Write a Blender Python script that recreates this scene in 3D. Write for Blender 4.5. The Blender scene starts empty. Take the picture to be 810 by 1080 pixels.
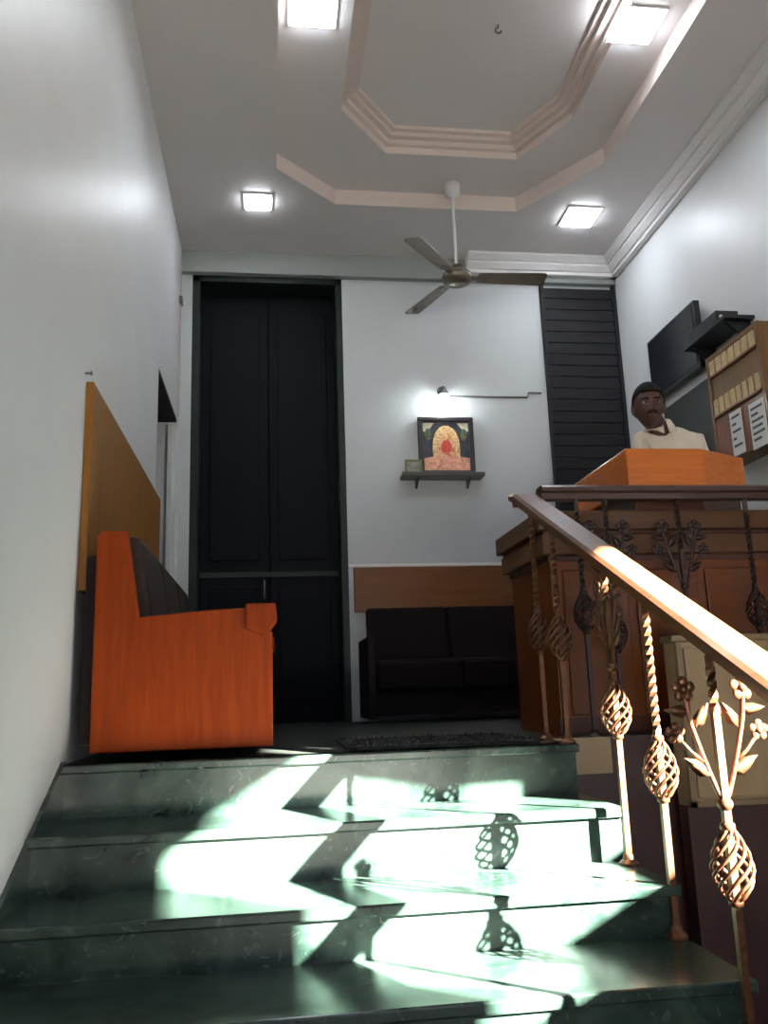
import bpy, bmesh, math, random
from mathutils import Vector, Matrix
random.seed(7)
sc = bpy.context.scene
COL = sc.collection
PI = math.pi

# ------------------------------------------------------------------ materials
def new_mat(name):
    m = bpy.data.materials.new(name); m.use_nodes = True
    nt = m.node_tree
    return m, nt, nt.nodes['Principled BSDF']

def mat(name, col, rough=.5, metal=0., noise=0., scale=8., bump=0., spec=.5, stretch=None, coat=0.):
    m, nt, b = new_mat(name)
    b.inputs['Roughness'].default_value = rough
    b.inputs['Metallic'].default_value = metal
    b.inputs['Specular IOR Level'].default_value = spec
    b.inputs['Coat Weight'].default_value = coat
    b.inputs['Coat Roughness'].default_value = .12
    c = (*col, 1)
    tc = nt.nodes.new('ShaderNodeTexCoord'); mp = nt.nodes.new('ShaderNodeMapping')
    nt.links.new(tc.outputs['Object'], mp.inputs['Vector'])
    if stretch: mp.inputs['Scale'].default_value = stretch
    n = nt.nodes.new('ShaderNodeTexNoise'); n.inputs['Scale'].default_value = scale
    n.inputs['Detail'].default_value = 5
    nt.links.new(mp.outputs['Vector'], n.inputs['Vector'])
    r = nt.nodes.new('ShaderNodeValToRGB')
    k = noise
    r.color_ramp.elements[0].position = .3; r.color_ramp.elements[1].position = .7
    r.color_ramp.elements[0].color = (*[max(0, v*(1-k)) for v in col], 1)
    r.color_ramp.elements[1].color = (*[min(1, v*(1+k)) for v in col], 1)
    nt.links.new(n.outputs['Fac'], r.inputs['Fac'])
    nt.links.new(r.outputs['Color'], b.inputs['Base Color'])
    if bump:
        bp = nt.nodes.new('ShaderNodeBump'); bp.inputs['Strength'].default_value = bump
        bp.inputs['Distance'].default_value = .01
        nt.links.new(n.outputs['Fac'], bp.inputs['Height']); nt.links.new(bp.outputs['Normal'], b.inputs['Normal'])
    return m

def marble(name, dark, light, vein, rough=.25):
    m, nt, b = new_mat(name)
    b.inputs['Roughness'].default_value = rough
    tc = nt.nodes.new('ShaderNodeTexCoord')
    n1 = nt.nodes.new('ShaderNodeTexNoise'); n1.inputs['Scale'].default_value = 5; n1.inputs['Detail'].default_value = 8; n1.inputs['Distortion'].default_value = 1.2
    n2 = nt.nodes.new('ShaderNodeTexNoise'); n2.inputs['Scale'].default_value = 22; n2.inputs['Detail'].default_value = 6; n2.inputs['Distortion'].default_value = 2.
    for n in (n1, n2): nt.links.new(tc.outputs['Object'], n.inputs['Vector'])
    r = nt.nodes.new('ShaderNodeValToRGB')
    r.color_ramp.elements[0].position = .35; r.color_ramp.elements[0].color = (*dark, 1)
    r.color_ramp.elements[1].position = .68; r.color_ramp.elements[1].color = (*light, 1)
    nt.links.new(n1.outputs['Fac'], r.inputs['Fac'])
    r2 = nt.nodes.new('ShaderNodeValToRGB')
    r2.color_ramp.elements[0].position = .6; r2.color_ramp.elements[0].color = (0, 0, 0, 1)
    r2.color_ramp.elements[1].position = .74; r2.color_ramp.elements[1].color = (1, 1, 1, 1)
    nt.links.new(n2.outputs['Fac'], r2.inputs['Fac'])
    mx = nt.nodes.new('ShaderNodeMixRGB'); mx.inputs['Color2'].default_value = (*vein, 1)
    nt.links.new(r2.outputs['Color'], mx.inputs['Fac']); nt.links.new(r.outputs['Color'], mx.inputs['Color1'])
    nt.links.new(mx.outputs['Color'], b.inputs['Base Color'])
    return m

def wood(name, c1, c2, rough=.35, axis=0, scale=3., coat=.1):
    m, nt, b = new_mat(name); b.inputs['Specular IOR Level'].default_value = .3
    b.inputs['Roughness'].default_value = rough
    b.inputs['Coat Weight'].default_value = coat; b.inputs['Coat Roughness'].default_value = .15
    tc = nt.nodes.new('ShaderNodeTexCoord'); mp = nt.nodes.new('ShaderNodeMapping')
    s = [14., 14., 14.]; s[axis] = 1.2
    mp.inputs['Scale'].default_value = s
    n = nt.nodes.new('ShaderNodeTexNoise'); n.inputs['Scale'].default_value = scale; n.inputs['Detail'].default_value = 6; n.inputs['Distortion'].default_value = .8
    r = nt.nodes.new('ShaderNodeValToRGB')
    r.color_ramp.elements[0].position = .3; r.color_ramp.elements[0].color = (*c1, 1)
    r.color_ramp.elements[1].position = .7; r.color_ramp.elements[1].color = (*c2, 1)
    nt.links.new(tc.outputs['Object'], mp.inputs['Vector']); nt.links.new(mp.outputs['Vector'], n.inputs['Vector'])
    nt.links.new(n.outputs['Fac'], r.inputs['Fac']); nt.links.new(r.outputs['Color'], b.inputs['Base Color'])
    return m

def emit(name, col, strength):
    m, nt, b = new_mat(name)
    b.inputs['Base Color'].default_value = (*col, 1)
    b.inputs['Emission Color'].default_value = (*col, 1); b.inputs['Emission Strength'].default_value = strength
    return m

M = {}
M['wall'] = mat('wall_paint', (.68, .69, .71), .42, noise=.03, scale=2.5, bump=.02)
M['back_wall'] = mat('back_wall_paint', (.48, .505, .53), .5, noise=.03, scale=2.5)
M['ceiling'] = mat('ceiling_paint', (.74, .70, .70), .5, noise=.03, scale=2)
M['cove'] = mat('cove_paint', (.72, .62, .58), .5, noise=.04, scale=3)
M['moulding'] = mat('moulding_plaster', (.80, .78, .78), .4, noise=.02)
M['marble'] = marble('green_marble', (.008, .018, .014), (.030, .054, .043), (.055, .080, .068), .22)
M['granite'] = marble('dark_granite', (.008, .010, .009), (.02, .025, .022), (.05, .055, .05), .35)
M['lower'] = mat('lower_floor_stone', (.10, .10, .095), .4, noise=.25, scale=12)
M['orange'] = wood('orange_laminate', (.165, .019, .0008), (.225, .032, .0015), .5, axis=2, coat=0)
M['orange'].node_tree.nodes['Principled BSDF'].inputs['Specular IOR Level'].default_value = .12
M['tan'] = wood('tan_veneer', (.20, .082, .010), (.29, .12, .017), .35, axis=2)
M['counter'] = wood('counter_laminate', (.105, .027, .0045), (.145, .038, .0065), .35, axis=0)  # counter's shade put into the colour; the lit ledge keeps a brighter orange
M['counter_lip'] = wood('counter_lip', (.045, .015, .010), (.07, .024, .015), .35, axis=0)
M['counter_trim'] = wood('counter_trim_wood', (.075, .030, .009), (.105, .042, .013), .4, axis=0)
M['rail'] = wood('handrail_wood', (.070, .024, .009), (.12, .043, .017), .4, axis=1, coat=.15)
M['ledge'] = wood('ledge_laminate', (.42, .105, .012), (.54, .15, .02), .3, axis=0)
M['back_rail'] = wood('back_rail_laminate', (.12, .038, .008), (.16, .053, .011), .35, axis=0)
M['dark_rail'] = wood('dark_rail_wood', (.035, .015, .012), (.06, .026, .02), .35, axis=0)
M['bronze'] = mat('bronze_metal', (.12, .050, .024), .34, metal=.7, noise=.35, scale=60)
M['upholstery'] = mat('dark_upholstery', (.020, .011, .009), .6, spec=.2, noise=.3, scale=30, bump=.15)
M['maroon_seat'] = mat('maroon_upholstery', (.006, .0025, .003), .7, spec=.12, noise=.3, scale=25, bump=.15)
M['black_wood'] = mat('black_wood', (.008, .004, .004), .6, spec=.15, noise=.2)
M['navy'] = mat('navy_door_paint', (.0018, .003, .0055), .6, spec=.12, noise=.15, scale=3)
M['green_frame'] = mat('dark_green_frame', (.006, .014, .012), .5, spec=.3, noise=.15)
M['grey_shutter'] = mat('grey_shutter_paint', (.013, .013, .016), .6, spec=.2, noise=.1)
M['grey_door'] = mat('grey_door_paint', (.42, .43, .43), .5, noise=.04)
M['cream'] = mat('cream_laminate', (.30, .22, .12), .4, noise=.06, scale=4)
M['cream_edge'] = mat('cream_edging', (.20, .145, .08), .4, noise=.06)
M['maroon_wall'] = mat('maroon_stone', (.038, .014, .014), .4, noise=.2, scale=10)
M['black'] = mat('black_plastic', (.010, .010, .013), .35, noise=.1)
M['screen'] = mat('dark_screen', (.010, .011, .018), .2, noise=.05)
M['board'] = mat('dark_board', (.022, .025, .027), .5, noise=.15)
M['iron'] = mat('dark_iron', (.035, .020, .018), .4, metal=.5, noise=.3, scale=60)  # guard rail's black paint, with its shade mixed into the colour
M['steel'] = mat('grey_steel', (.25, .25, .25), .3, metal=.8, noise=.1)
M['blade'] = mat('fan_blade_brown', (.15, .12, .095), .22, metal=.35, noise=.12, scale=20)
M['fan'] = mat('fan_motor_brown', (.13, .11, .09), .25, metal=.5, noise=.1)
M['led'] = emit('led_panel_light', (.88, .94, 1.), 60)
M['bulb'] = emit('bulb_light', (.90, 1., .97), 220)
M['bezel'] = mat('lamp_bezel', (.8, .8, .8), .4)
M['white'] = mat('white_plastic', (.75, .76, .76), .4)
M['cable'] = mat('dark_cable', (.10, .09, .09), .5)
M['pink_cable'] = mat('pale_cable', (.40, .33, .32), .5)
M['frame_black'] = mat('black_frame', (.022, .018, .020), .35, noise=.2)
M['frame_green'] = mat('olive_gilt_frame', (.16, .16, .055), .4, noise=.3, scale=40)
M['shelf'] = mat('dark_shelf', (.05, .055, .055), .4, noise=.2)
M['rack'] = wood('rack_wood', (.115, .058, .02), (.17, .088, .03), .45, axis=2)
M['rack_red'] = wood('rack_red_wood', (.14, .045, .025), (.20, .065, .035), .45, axis=2)
M['card'] = mat('cream_card', (.46, .35, .19), .6, noise=.15, scale=50)
M['paper'] = mat('white_paper', (.72, .74, .72), .7, noise=.03)
M['ink'] = mat('dark_ink', (.06, .07, .08), .7)
M['skin'] = mat('brown_skin', (.060, .026, .019), .5, noise=.12, scale=25)
M['hair'] = mat('black_hair', (.005, .0045, .0045), .7, spec=.15, noise=.3, scale=60, bump=.4)
M['eye'] = mat('eye_white', (.22, .20, .19), .3)
M['iris'] = mat('eye_iris', (.012, .008, .006), .2)
M['lip'] = mat('lip_skin', (.10, .038, .034), .5)
M['shirt'] = mat('cream_shirt_cloth', (.78, .70, .60), .75, noise=.08, scale=14, bump=.2)
M['trouser'] = mat('dark_trouser_cloth', (.03, .03, .035), .75, noise=.2, scale=40)
M['shoe'] = mat('black_shoe', (.015, .013, .012), .35)
M['mat'] = mat('black_coir', (.022, .024, .022), .95, noise=.6, scale=160, bump=.8)
M['pavement'] = mat('grey_pavement', (.30, .29, .27), .8, noise=.2, scale=3)
M['outer'] = mat('outer_plaster', (.42, .40, .36), .8, noise=.1, scale=2)

# picture: a soft mosaic of warm shapes on a dark ground (generic stand-in)
def picture_mat():
    m, nt, b = new_mat('painted_print')
    b.inputs['Roughness'].default_value = .3
    tc = nt.nodes.new('ShaderNodeTexCoord')
    v = nt.nodes.new('ShaderNodeTexVoronoi'); v.inputs['Scale'].default_value = 26
    nt.links.new(tc.outputs['Object'], v.inputs['Vector'])
    r = nt.nodes.new('ShaderNodeValToRGB'); cr = r.color_ramp
    cr.elements[0].color = (.62, .22, .10, 1); cr.elements[1].color = (.66, .40, .30, 1)
    for p, c in ((.3, (.50, .13, .06, 1)), (.5, (.66, .36, .17, 1)), (.75, (.72, .33, .22, 1))):
        e = cr.elements.new(p); e.color = c
    sp = nt.nodes.new('ShaderNodeSeparateColor'); nt.links.new(v.outputs['Color'], sp.inputs['Color'])
    nt.links.new(sp.outputs['Red'], r.inputs['Fac']); nt.links.new(r.outputs['Color'], b.inputs['Base Color'])
    return m
M['print'] = picture_mat()
M['print_dark'] = mat('print_dark_ground', (.035, .035, .055), .3, noise=.5, scale=30)
M['print_green'] = mat('print_leaf', (.10, .12, .05), .3, noise=.7, scale=60)
M['print_pale'] = mat('print_pale', (.60, .58, .44), .3, noise=.25, scale=50)
M['print_pink'] = mat('print_pink', (.70, .34, .24), .3, noise=.35, scale=40)
M['print_gold'] = mat('print_gold', (.62, .42, .20), .3, noise=.5, scale=60)
M['print_red'] = mat('print_red', (.55, .07, .04), .3, noise=.4, scale=60)

# ------------------------------------------------------------------ mesh helpers (world coordinates)
def BM(): return bmesh.new()

def box(bm, x0, x1, y0, y1, z0, z1, m=None):
    vs = [bm.verts.new(p) for p in ((x0,y0,z0),(x1,y0,z0),(x1,y1,z0),(x0,y1,z0),(x0,y0,z1),(x1,y0,z1),(x1,y1,z1),(x0,y1,z1))]
    for f in ((0,3,2,1),(4,5,6,7),(0,1,5,4),(1,2,6,5),(2,3,7,6),(3,0,4,7)): bm.faces.new([vs[i] for i in f])
    if m is not None: bmesh.ops.transform(bm, matrix=m, verts=vs)
    return vs

def prism(bm, pts, vec):
    """polygon pts (3-D) extruded along vec"""
    vec = Vector(vec)
    a = [bm.verts.new(p) for p in pts]; b = [bm.verts.new(Vector(p)+vec) for p in pts]
    n = len(pts)
    bm.faces.new(a[::-1]); bm.faces.new(b)
    for i in range(n): bm.faces.new((a[i], a[(i+1) % n], b[(i+1) % n], b[i]))
    return a+b

def tube(bm, pts, rad, n=8, closed=False):
    pts = [Vector(p) for p in pts]
    if not hasattr(rad, '__len__'): rad = [rad]*len(pts)
    rings = []; prev = None
    for i, p in enumerate(pts):
        if closed: t = pts[(i+1) % len(pts)]-pts[i-1]
        else: t = pts[min(i+1, len(pts)-1)]-pts[max(i-1, 0)]
        t.normalize()
        if prev is None:
            ref = Vector((0, 0, 1)) if abs(t.z) < .9 else Vector((1, 0, 0))
            u = t.cross(ref).normalized()
        else:
            u = (prev-t*prev.dot(t)).normalized()
        prev = u; w = t.cross(u)
        rings.append([bm.verts.new(p+(u*math.cos(2*PI*k/n)+w*math.sin(2*PI*k/n))*rad[i]) for k in range(n)])
    m = len(rings)
    for i in range(m if closed else m-1):
        A, B = rings[i], rings[(i+1) % m]
        for k in range(n): bm.faces.new((A[k], A[(k+1) % n], B[(k+1) % n], B[k]))
    if not closed: bm.faces.new(rings[0][::-1]); bm.faces.new(rings[-1])

def lathe(bm, prof, c, n=24, axis='z'):
    """prof: (radius, height) pairs"""
    rings = []
    for r, h in prof:
        ring = []
        for k in range(n):
            a = 2*PI*k/n
            if axis == 'z': p = (c[0]+r*math.cos(a), c[1]+r*math.sin(a), c[2]+h)
            elif axis == 'y': p = (c[0]+r*math.cos(a), c[1]+h, c[2]+r*math.sin(a))
            else: p = (c[0]+h, c[1]+r*math.cos(a), c[2]+r*math.sin(a))
            ring.append(bm.verts.new(p))
        rings.append(ring)
    for A, B in zip(rings, rings[1:]):
        for k in range(n): bm.faces.new((A[k], A[(k+1) % n], B[(k+1) % n], B[k]))
    bm.faces.new(rings[0][::-1]); bm.faces.new(rings[-1])

def ball(bm, c, r, sx=1, sy=1, sz=1, u=14, v=10):
    m = Matrix.Translation(Vector(c)) @ Matrix.Diagonal((r*sx, r*sy, r*sz, 1))
    bmesh.ops.create_uvsphere(bm, u_segments=u, v_segments=v, radius=1, matrix=m)

def wpos(o):
    p = Vector((0, 0, 0))
    while o is not None: p += o.location; o = o.parent
    return p

def obj(name, bm, m, parent=None, bevel=0., smooth=False, loc=None):
    bmesh.ops.recalc_face_normals(bm, faces=bm.faces)
    base = wpos(parent) if parent is not None else Vector((0, 0, 0))
    if loc is not None: base = base+(Vector(loc)-base)
    bmesh.ops.translate(bm, vec=-base, verts=bm.verts)
    me = bpy.data.meshes.new(name); bm.to_mesh(me); bm.free()
    if smooth:
        for p in me.polygons: p.use_smooth = True
    me.materials.append(m if not isinstance(m, str) else M[m])
    o = bpy.data.objects.new(name, me); COL.objects.link(o)
    if parent is not None:
        o.parent = parent
        if loc is not None: o.location = base-wpos(parent)
    elif loc is not None: o.location = loc
    if bevel:
        b = o.modifiers.new('edge', 'BEVEL'); b.width = bevel; b.segments = 2; b.limit_method = 'ANGLE'; b.angle_limit = math.radians(40)
    return o

def tag(o, label, cat, group=None):
    o['label'] = label; o['category'] = cat
    if group: o['group'] = group
    return o

def thing(name, label, cat, loc, group=None):
    o = bpy.data.objects.new(name, None); COL.objects.link(o); o.location = loc
    o.empty_display_size = .1
    return tag(o, label, cat, group)

def struct(name, bm, m, parent=None, **k):
    o = obj(name, bm, m, parent, **k)
    if parent is None: o['kind'] = 'structure'
    return o

# ------------------------------------------------------------------ camera (world: x right, y into the hall, z up; landing floor = 0)
F = 895.0
right = Vector((0.99125, -0.12800, -0.0330)); up = Vector((0.0060, -0.2110, 0.9770)); back = Vector((-0.1320, -0.9690, -0.2090))
d = Vector((-118, -195, -F)).normalized()
lat = Vector((6195, 20, -F)); lat = (lat-d*lat.dot(d)).normalized()
upv = lat.cross(d)
rot = Matrix((lat, d, upv))            # camera -> world
cam = bpy.data.cameras.new('camera'); co = bpy.data.objects.new('camera', cam); COL.objects.link(co)
cam.sensor_fit = 'VERTICAL'; cam.sensor_height = 24; cam.sensor_width = 18
cam.lens = 24*F/1080; cam.clip_start = .02
co.matrix_world = Matrix.Translation((0, 0, .2)) @ rot.to_4x4()
sc.camera = co
CZ = .2
def ray(px, py): return rot @ Vector((px-405, 540-py, -F))
def atY(px, py, Y): r = ray(px, py); r = r*(Y/r.y); return Vector((r.x, r.y, r.z+CZ))
def atX(px, py, X): r = ray(px, py); r = r*(X/r.x); return Vector((r.x, r.y, r.z+CZ))
def atZ(px, py, Z): r = ray(px, py); r = r*((Z-CZ)/r.z); return Vector((r.x, r.y, Z))

# ------------------------------------------------------------------ the shell
XL, XR, YB, ZC, ZLOW = -.70, 2.93, 6.42, 3.73, -1.25
YF = -1.7
# landing floor
b = BM(); box(b, XL-1.6, 1.08, 3.05, 8.2, -.12, 0); box(b, 1.08, XR+.1, 3.42, 8.2, -.12, 0)
struct('floor', b, 'granite')
# lower floor
b = BM(); box(b, XL-.2, XR+.2, YF-.2, 3.42, ZLOW-.1, ZLOW); struct('floor_lower', b, 'lower')
b = BM(); box(b, -14, 16, -16, YF-.2, ZLOW-.22, ZLOW-.1); box(b, XR+.2, 16, YF-.2, 10, ZLOW-.22, ZLOW-.1); struct('floor_pavement', b, 'pavement')
# left wall with a doorway
D0, D1, DZ = 5.20, 6.25, 2.27
b = BM()
box(b, XL-.14, XL, YF, D0, ZLOW, 4.25); box(b, XL-.14, XL, D1, YB+.3, ZLOW, 4.25); box(b, XL-.14, XL, D0, D1, DZ, 4.25)
struct('wall_left', b, 'wall')
b = BM(); box(b, XL-.16, XL-.003, D0, D1, DZ-.025, DZ-.0005); struct('trim_8', b, 'black_wood')  # thin dark sheet added only to darken the doorway soffit
# dark side room behind the doorway
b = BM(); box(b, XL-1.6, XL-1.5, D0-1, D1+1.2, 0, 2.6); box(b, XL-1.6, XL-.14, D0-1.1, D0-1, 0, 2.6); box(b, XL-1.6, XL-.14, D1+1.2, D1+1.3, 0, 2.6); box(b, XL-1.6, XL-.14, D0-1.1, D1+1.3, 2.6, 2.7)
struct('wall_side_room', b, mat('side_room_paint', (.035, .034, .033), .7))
# right wall; its unseen window opening is shaped to cast the sun pattern
b = BM()
T = .05
def wallquad(pts): prism(b, [(XR, y, z) for y, z in pts], (T, 0, 0))
W0, W1, WB, WT = -.25, 1.20, .80, 1.76      # a window low in this wall, behind the camera's right shoulder
wallquad([(YF, ZLOW), (W0, ZLOW), (W0, 4.25), (YF, 4.25)])
wallquad([(W1, ZLOW), (YB+.3, ZLOW), (YB+.3, 4.25), (W1, 4.25)])
wallquad([(W0, ZLOW), (W1, ZLOW), (W1, 1.04), (1.05, WB), (.64, WB), (W0, .885)])
wallquad([(W0, WT), (W1, WT), (W1, 4.25), (W0, 4.25)])
wallquad([(W0, 1.69), (.52, 1.69), (.60, WT), (W0, WT)])
wallquad([(W1, 1.09), (W1, WT), (1.0, WT), (.98, 1.61), (.80, 1.60), (.64, 1.50), (.93, 1.26)])  # this piece and the one above are shaped only to shade the beam
struct('wall_right', b, 'wall')
# front wall with the entrance opening
E0, E1, EZ = -.35, 2.0, 1.35
b = BM()
box(b, XL-.14, E0, YF-.15, YF, ZLOW, 4.25); box(b, E1, XR+T, YF-.15, YF, ZLOW, 4.25); box(b, E0, E1, YF-.15, YF, EZ, 4.25)
struct('wall_front', b, 'wall')
# unseen outside wall, added to keep direct sun out of the entrance
b = BM(); box(b, 3.2, 3.5, -9, YF-.6, ZLOW-.1, 4.5); struct('wall_sun_block', b, 'outer')
# back wall: white panel between a tall dark doorway and a dark shutter
b = BM()
box(b, .585, XR, YB, YB+.15, 0, 4.25)
box(b, XL, XL+.085, YB, YB+.15, 0, 4.25)
box(b, XL+.085, .585, YB, YB+.15, 3.56, 4.25)
struct('wall_back', b, 'back_wall')
b = BM(); box(b, XL, XR, YB-.06, YB, 3.545, ZC); struct('trim_1', b, mat('beam_paint', (.24, .26, .26), .5, noise=.03))
# thin white dado line
b = BM(); box(b, .585, 2.0, YB-.012, YB, 1.15, 1.172); struct('trim_2', b, 'moulding')
# tall dark doorway: frame, recessed leaves
dr = thing('door_1', 'tall dark navy double door filling the recess left of the white back wall', 'door', ((XL+.085+.585)/2, YB+.2, 0)); dr['kind'] = 'structure'
x0, x1 = XL+.085, .585
b = BM(); box(b, x0-.001, x0+.06, YB+.01, YB+.34, 0, 3.56); box(b, x1-.05, x1+.001, YB+.01, YB+.34, 0, 3.56); box(b, x0, x1, YB+.01, YB+.34, 3.50, 3.561)
obj('door_frame', b, 'green_frame', dr)
for a, c in ((x0+.06, (x0+x1)/2-.003), ((x0+x1)/2+.003, x1-.05)):
    b = BM(); box(b, a, c, YB+.26, YB+.30, 0, 3.50)
    for z0, z1 in ((.15, 1.05), (1.25, 3.35)):
        box(b, a+.07, c-.07, YB+.248, YB+.262, z0, z1)
    obj('door_leaf', b, 'navy', dr, bevel=.006)
b = BM(); box(b, x0+.06, x1-.05, YB+.24, YB+.262, 1.12, 1.16); obj('door_rail', b, 'green_frame', dr)
b = BM(); tube(b, [((x0+x1)/2-.04, YB+.24, .95), ((x0+x1)/2-.04, YB+.21, .96), ((x0+x1)/2-.04, YB+.21, 1.08), ((x0+x1)/2-.04, YB+.24, 1.09)], .007); obj('handle', b, 'steel', dr)
b = BM(); box(b, XL-.2, 1.0, YB+.34, YB+.4, 0, 4.2); struct('wall_behind_door', b, 'navy')
# open grey door leaf in the left doorway
b = BM(); L = 1.0; a = math.radians(32)
hx, hy = XL-.03, D1-.02
dirv = Vector((-math.sin(a), math.cos(a), 0))
p = [Vector((hx, hy, .01)), Vector((hx, hy, .01))+dirv*L]
nrm = Vector((dirv.y, -dirv.x, 0))*.035
prism(b, [p[0], p[1], p[1]-nrm, p[0]-nrm], (0, 0, DZ-.06))
dl = struct('door_2', b, 'grey_door'); tag(dl, 'grey door leaf standing open in the left wall doorway', 'door')
# far jamb wall piece of the doorway (pale, facing the camera)
# ceiling : level 0 slab with a stepped octagonal tray
out = [(.05, .9), (.05, 5.22), (.48, 5.62), (1.85, 5.62), (2.30, 4.98), (2.30, .9)]
inn = [(.46, 1.3), (.46, 4.74), (.80, 5.16), (1.73, 5.16), (1.98, 4.70), (1.98, 1.3)]
def inset(poly, dd):
    n = len(poly); r = []
    for i in range(n):
        p0, p1, p2 = [Vector((*poly[(i+k) % n], 0)) for k in (-1, 0, 1)]
        e1 = (p1-p0).normalized(); e2 = (p2-p1).normalized()
        n1 = Vector((e1.y, -e1.x, 0)); n2 = Vector((e2.y, -e2.x, 0))
        bis = (n1+n2).normalized(); k = dd/max(.3, bis.dot(n1))
        q = p1+bis*k; r.append((q.x, q.y))
    return r
def ring(bm, o, i, z):
    A = [bm.verts.new((x, y, z)) for x, y in o]; B = [bm.verts.new((x, y, z)) for x, y in i]
    n = len(o)
    for k in range(n): bm.faces.new((A[k], A[(k+1) % n], B[(k+1) % n], B[k]))
def skirt(bm, o, z0, z1, o2=None):
    o2 = o2 or o
    A = [bm.verts.new((x, y, z0)) for x, y in o]; B = [bm.verts.new((x, y, z1)) for x, y in o2]
    n = len(o)
    for k in range(n): bm.faces.new((A[k], A[(k+1) % n], B[(k+1) % n], B[k]))
rect = [(XL-.14, YF), (XL-.14, YB+.1), (.48, YB+.1), (1.85, YB+.1), (XR+T, YB+.1), (XR+T, YF)]
Z1, Z2 = ZC+.12, ZC+.26
b = BM(); ring(b, rect, out, ZC); ring(b, out, inn, Z1)
inn3 = inset(inn, .11)
vs = [b.verts.new((x, y, Z2)) for x, y in inn3]; b.faces.new(vs)
# roof over the false ceiling
box(b, XL-.14, XR+T, YF, YB+.4, 4.15, 4.25)
struct('ceiling', b, 'ceiling')
b = BM(); skirt(b, out, ZC, Z1); struct('trim_3', b, 'cove')
b = BM()
inn1 = inset(inn, .035); inn2 = inset(inn, .075)
skirt(b, inn, Z1, Z1+.05); ring(b, inn, inn1, Z1+.05); skirt(b, inn1, Z1+.05, Z1+.085); ring(b, inn1, inn2, Z1+.085); skirt(b, inn2, Z1+.085, Z1+.115); ring(b, inn2, inn3, Z1+.115); skirt(b, inn3, Z1+.115, Z2)
struct('trim_4', b, 'cove')
# plaster cornices: three bands along the right wall and along the back beam
def cornice_profile():
    return [(0, 0), (.05, 0), (.05, .03), (.065, .03), (.10, .065), (.10, .085), (.115, .085), (.15, .12), (.15, .14), (0, .14)]
b = BM()
prism(b, [(XR-u, YF+.01, ZC-.14+v) for u, v in cornice_profile()], (0, YB-.06-YF, 0)); struct('trim_5', b, 'moulding')
b = BM()
prism(b, [(1.62, YB-.06-u, ZC-.14+v) for u, v in cornice_profile()], (XR-1.62, 0, 0)); struct('trim_6', b, 'moulding')

# ------------------------------------------------------------------ staircase
SX0, SX1 = XL, 1.09
YS = [3.03, 2.66, 2.32, 1.98, 1.64, 1.30, .96]
ZS = [0, -.172, -.330, -.462, -.60, -.76, -.92, -1.08]
st = thing('staircase', 'dark green marble staircase climbing to the landing, partly in sunlight', 'stairs', (.2, 2.3, ZLOW)); st['kind'] = 'structure'
for i, y in enumerate(YS):
    yb = 3.10 if i == 0 else YS[i-1]+.03
    b = BM(); box(b, SX0, SX1-.012, y+.018, y+.05, ZLOW if i > 4 else ZS[i+1]-.02, ZS[i]-.03); obj('riser', b, 'marble', st)
    b = BM(); box(b, SX0, SX1, y, yb+.03, ZS[i]-.03, ZS[i]); obj('tread', b, 'marble', st, bevel=.006)
b = BM()   # solid flank under the steps
for i, y in enumerate(YS):
    box(b, SX0+.01, SX1-.03, y+.05, (3.42 if i == 0 else YS[i-1]+.05), ZLOW, ZS[i]-.03)
obj('flank', b, 'maroon_wall', st)
b = BM()   # sloping skirting slab along the left wall, its top on the line of the nosings
prism(b, [(XL, 3.06, .012), (XL, 3.06, -.25), (XL, .90, -1.24), (XL, .90, -1.05)], (.014, 0, 0))
obj('skirting', b, 'marble', st)
# landing fascia beside the stairs and the well wall
b = BM(); box(b, SX1-.03, XR, 3.38, 3.42, ZLOW, -.14); struct('wall_well', b, 'maroon_wall')
b = BM(); box(b, SX1+.25, XR, 3.38, 3.42, -.14, 0.0); struct('wall_well_edge', b, 'maroon_wall')
b = BM(); box(b, SX1-.03, SX1+.25, 3.365, 3.42, -.14, 0.0); struct('trim_7', b, 'cream')

# ------------------------------------------------------------------ iron balusters
def square_bar(bm, x, y, z0, z1, h=.0085, twist=(None, None), seg=40):
    """square rod, twisted between two heights"""
    n = seg; rings = []
    for i in range(n+1):
        z = z0+(z1-z0)*i/n
        t = 0
        if twist[0] is not None: t = max(0, min(z, twist[1])-twist[0])*2*PI/.11
        ringv = []
        for k in range(4):
            a = PI/4+k*PI/2+t
            ringv.append(bm.verts.new((x+h*1.414*math.cos(a), y+h*1.414*math.sin(a), z)))
        rings.append(ringv)
    for A, B in zip(rings, rings[1:]):
        for k in range(4): bm.faces.new((A[k], A[(k+1) % 4], B[(k+1) % 4], B[k]))
    bm.faces.new(rings[0][::-1]); bm.faces.new(rings[-1])

def basket_bm(x, y, zc, h=.160, R=.037, wires=8):
    bm = BM()
    for s in (1,):
        for k in range(wires):
            pts = []
            for i in range(15):
                t = i/14
                r = .008+R*math.sin(PI*t**.85)**.9 if 0 < t < 1 else .008
                a = 2*PI*k/wires+s*t*PI*1.3
                pts.append((x+r*math.cos(a), y+r*math.sin(a), zc-h/2+h*t))
            tube(bm, pts, .0043, 6)
    for zz in (-h/2, h/2): lathe(bm, [(.006, -.012), (.016, -.008), (.017, 0), (.016, .008), (.006, .012)], (x, y, zc+zz), 12)
    return bm

def rosette(bm, c, r, ax):
    """a small iron flower: centre ball and five petals, facing the y axis (ax='y') or the x axis"""
    ball(bm, c, r*.42, 1, 1, 1, 8, 6)
    for k in range(5):
        a = 2*PI*k/5+.3
        if ax == 'y': p = (c[0]+r*.62*math.cos(a), c[1], c[2]+r*.62*math.sin(a)); s = (1, .45, 1)
        else: p = (c[0], c[1]+r*.62*math.cos(a), c[2]+r*.62*math.sin(a)); s = (.45, 1, 1)
        ball(bm, p, r*.44, *s, 8, 6)

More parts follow.
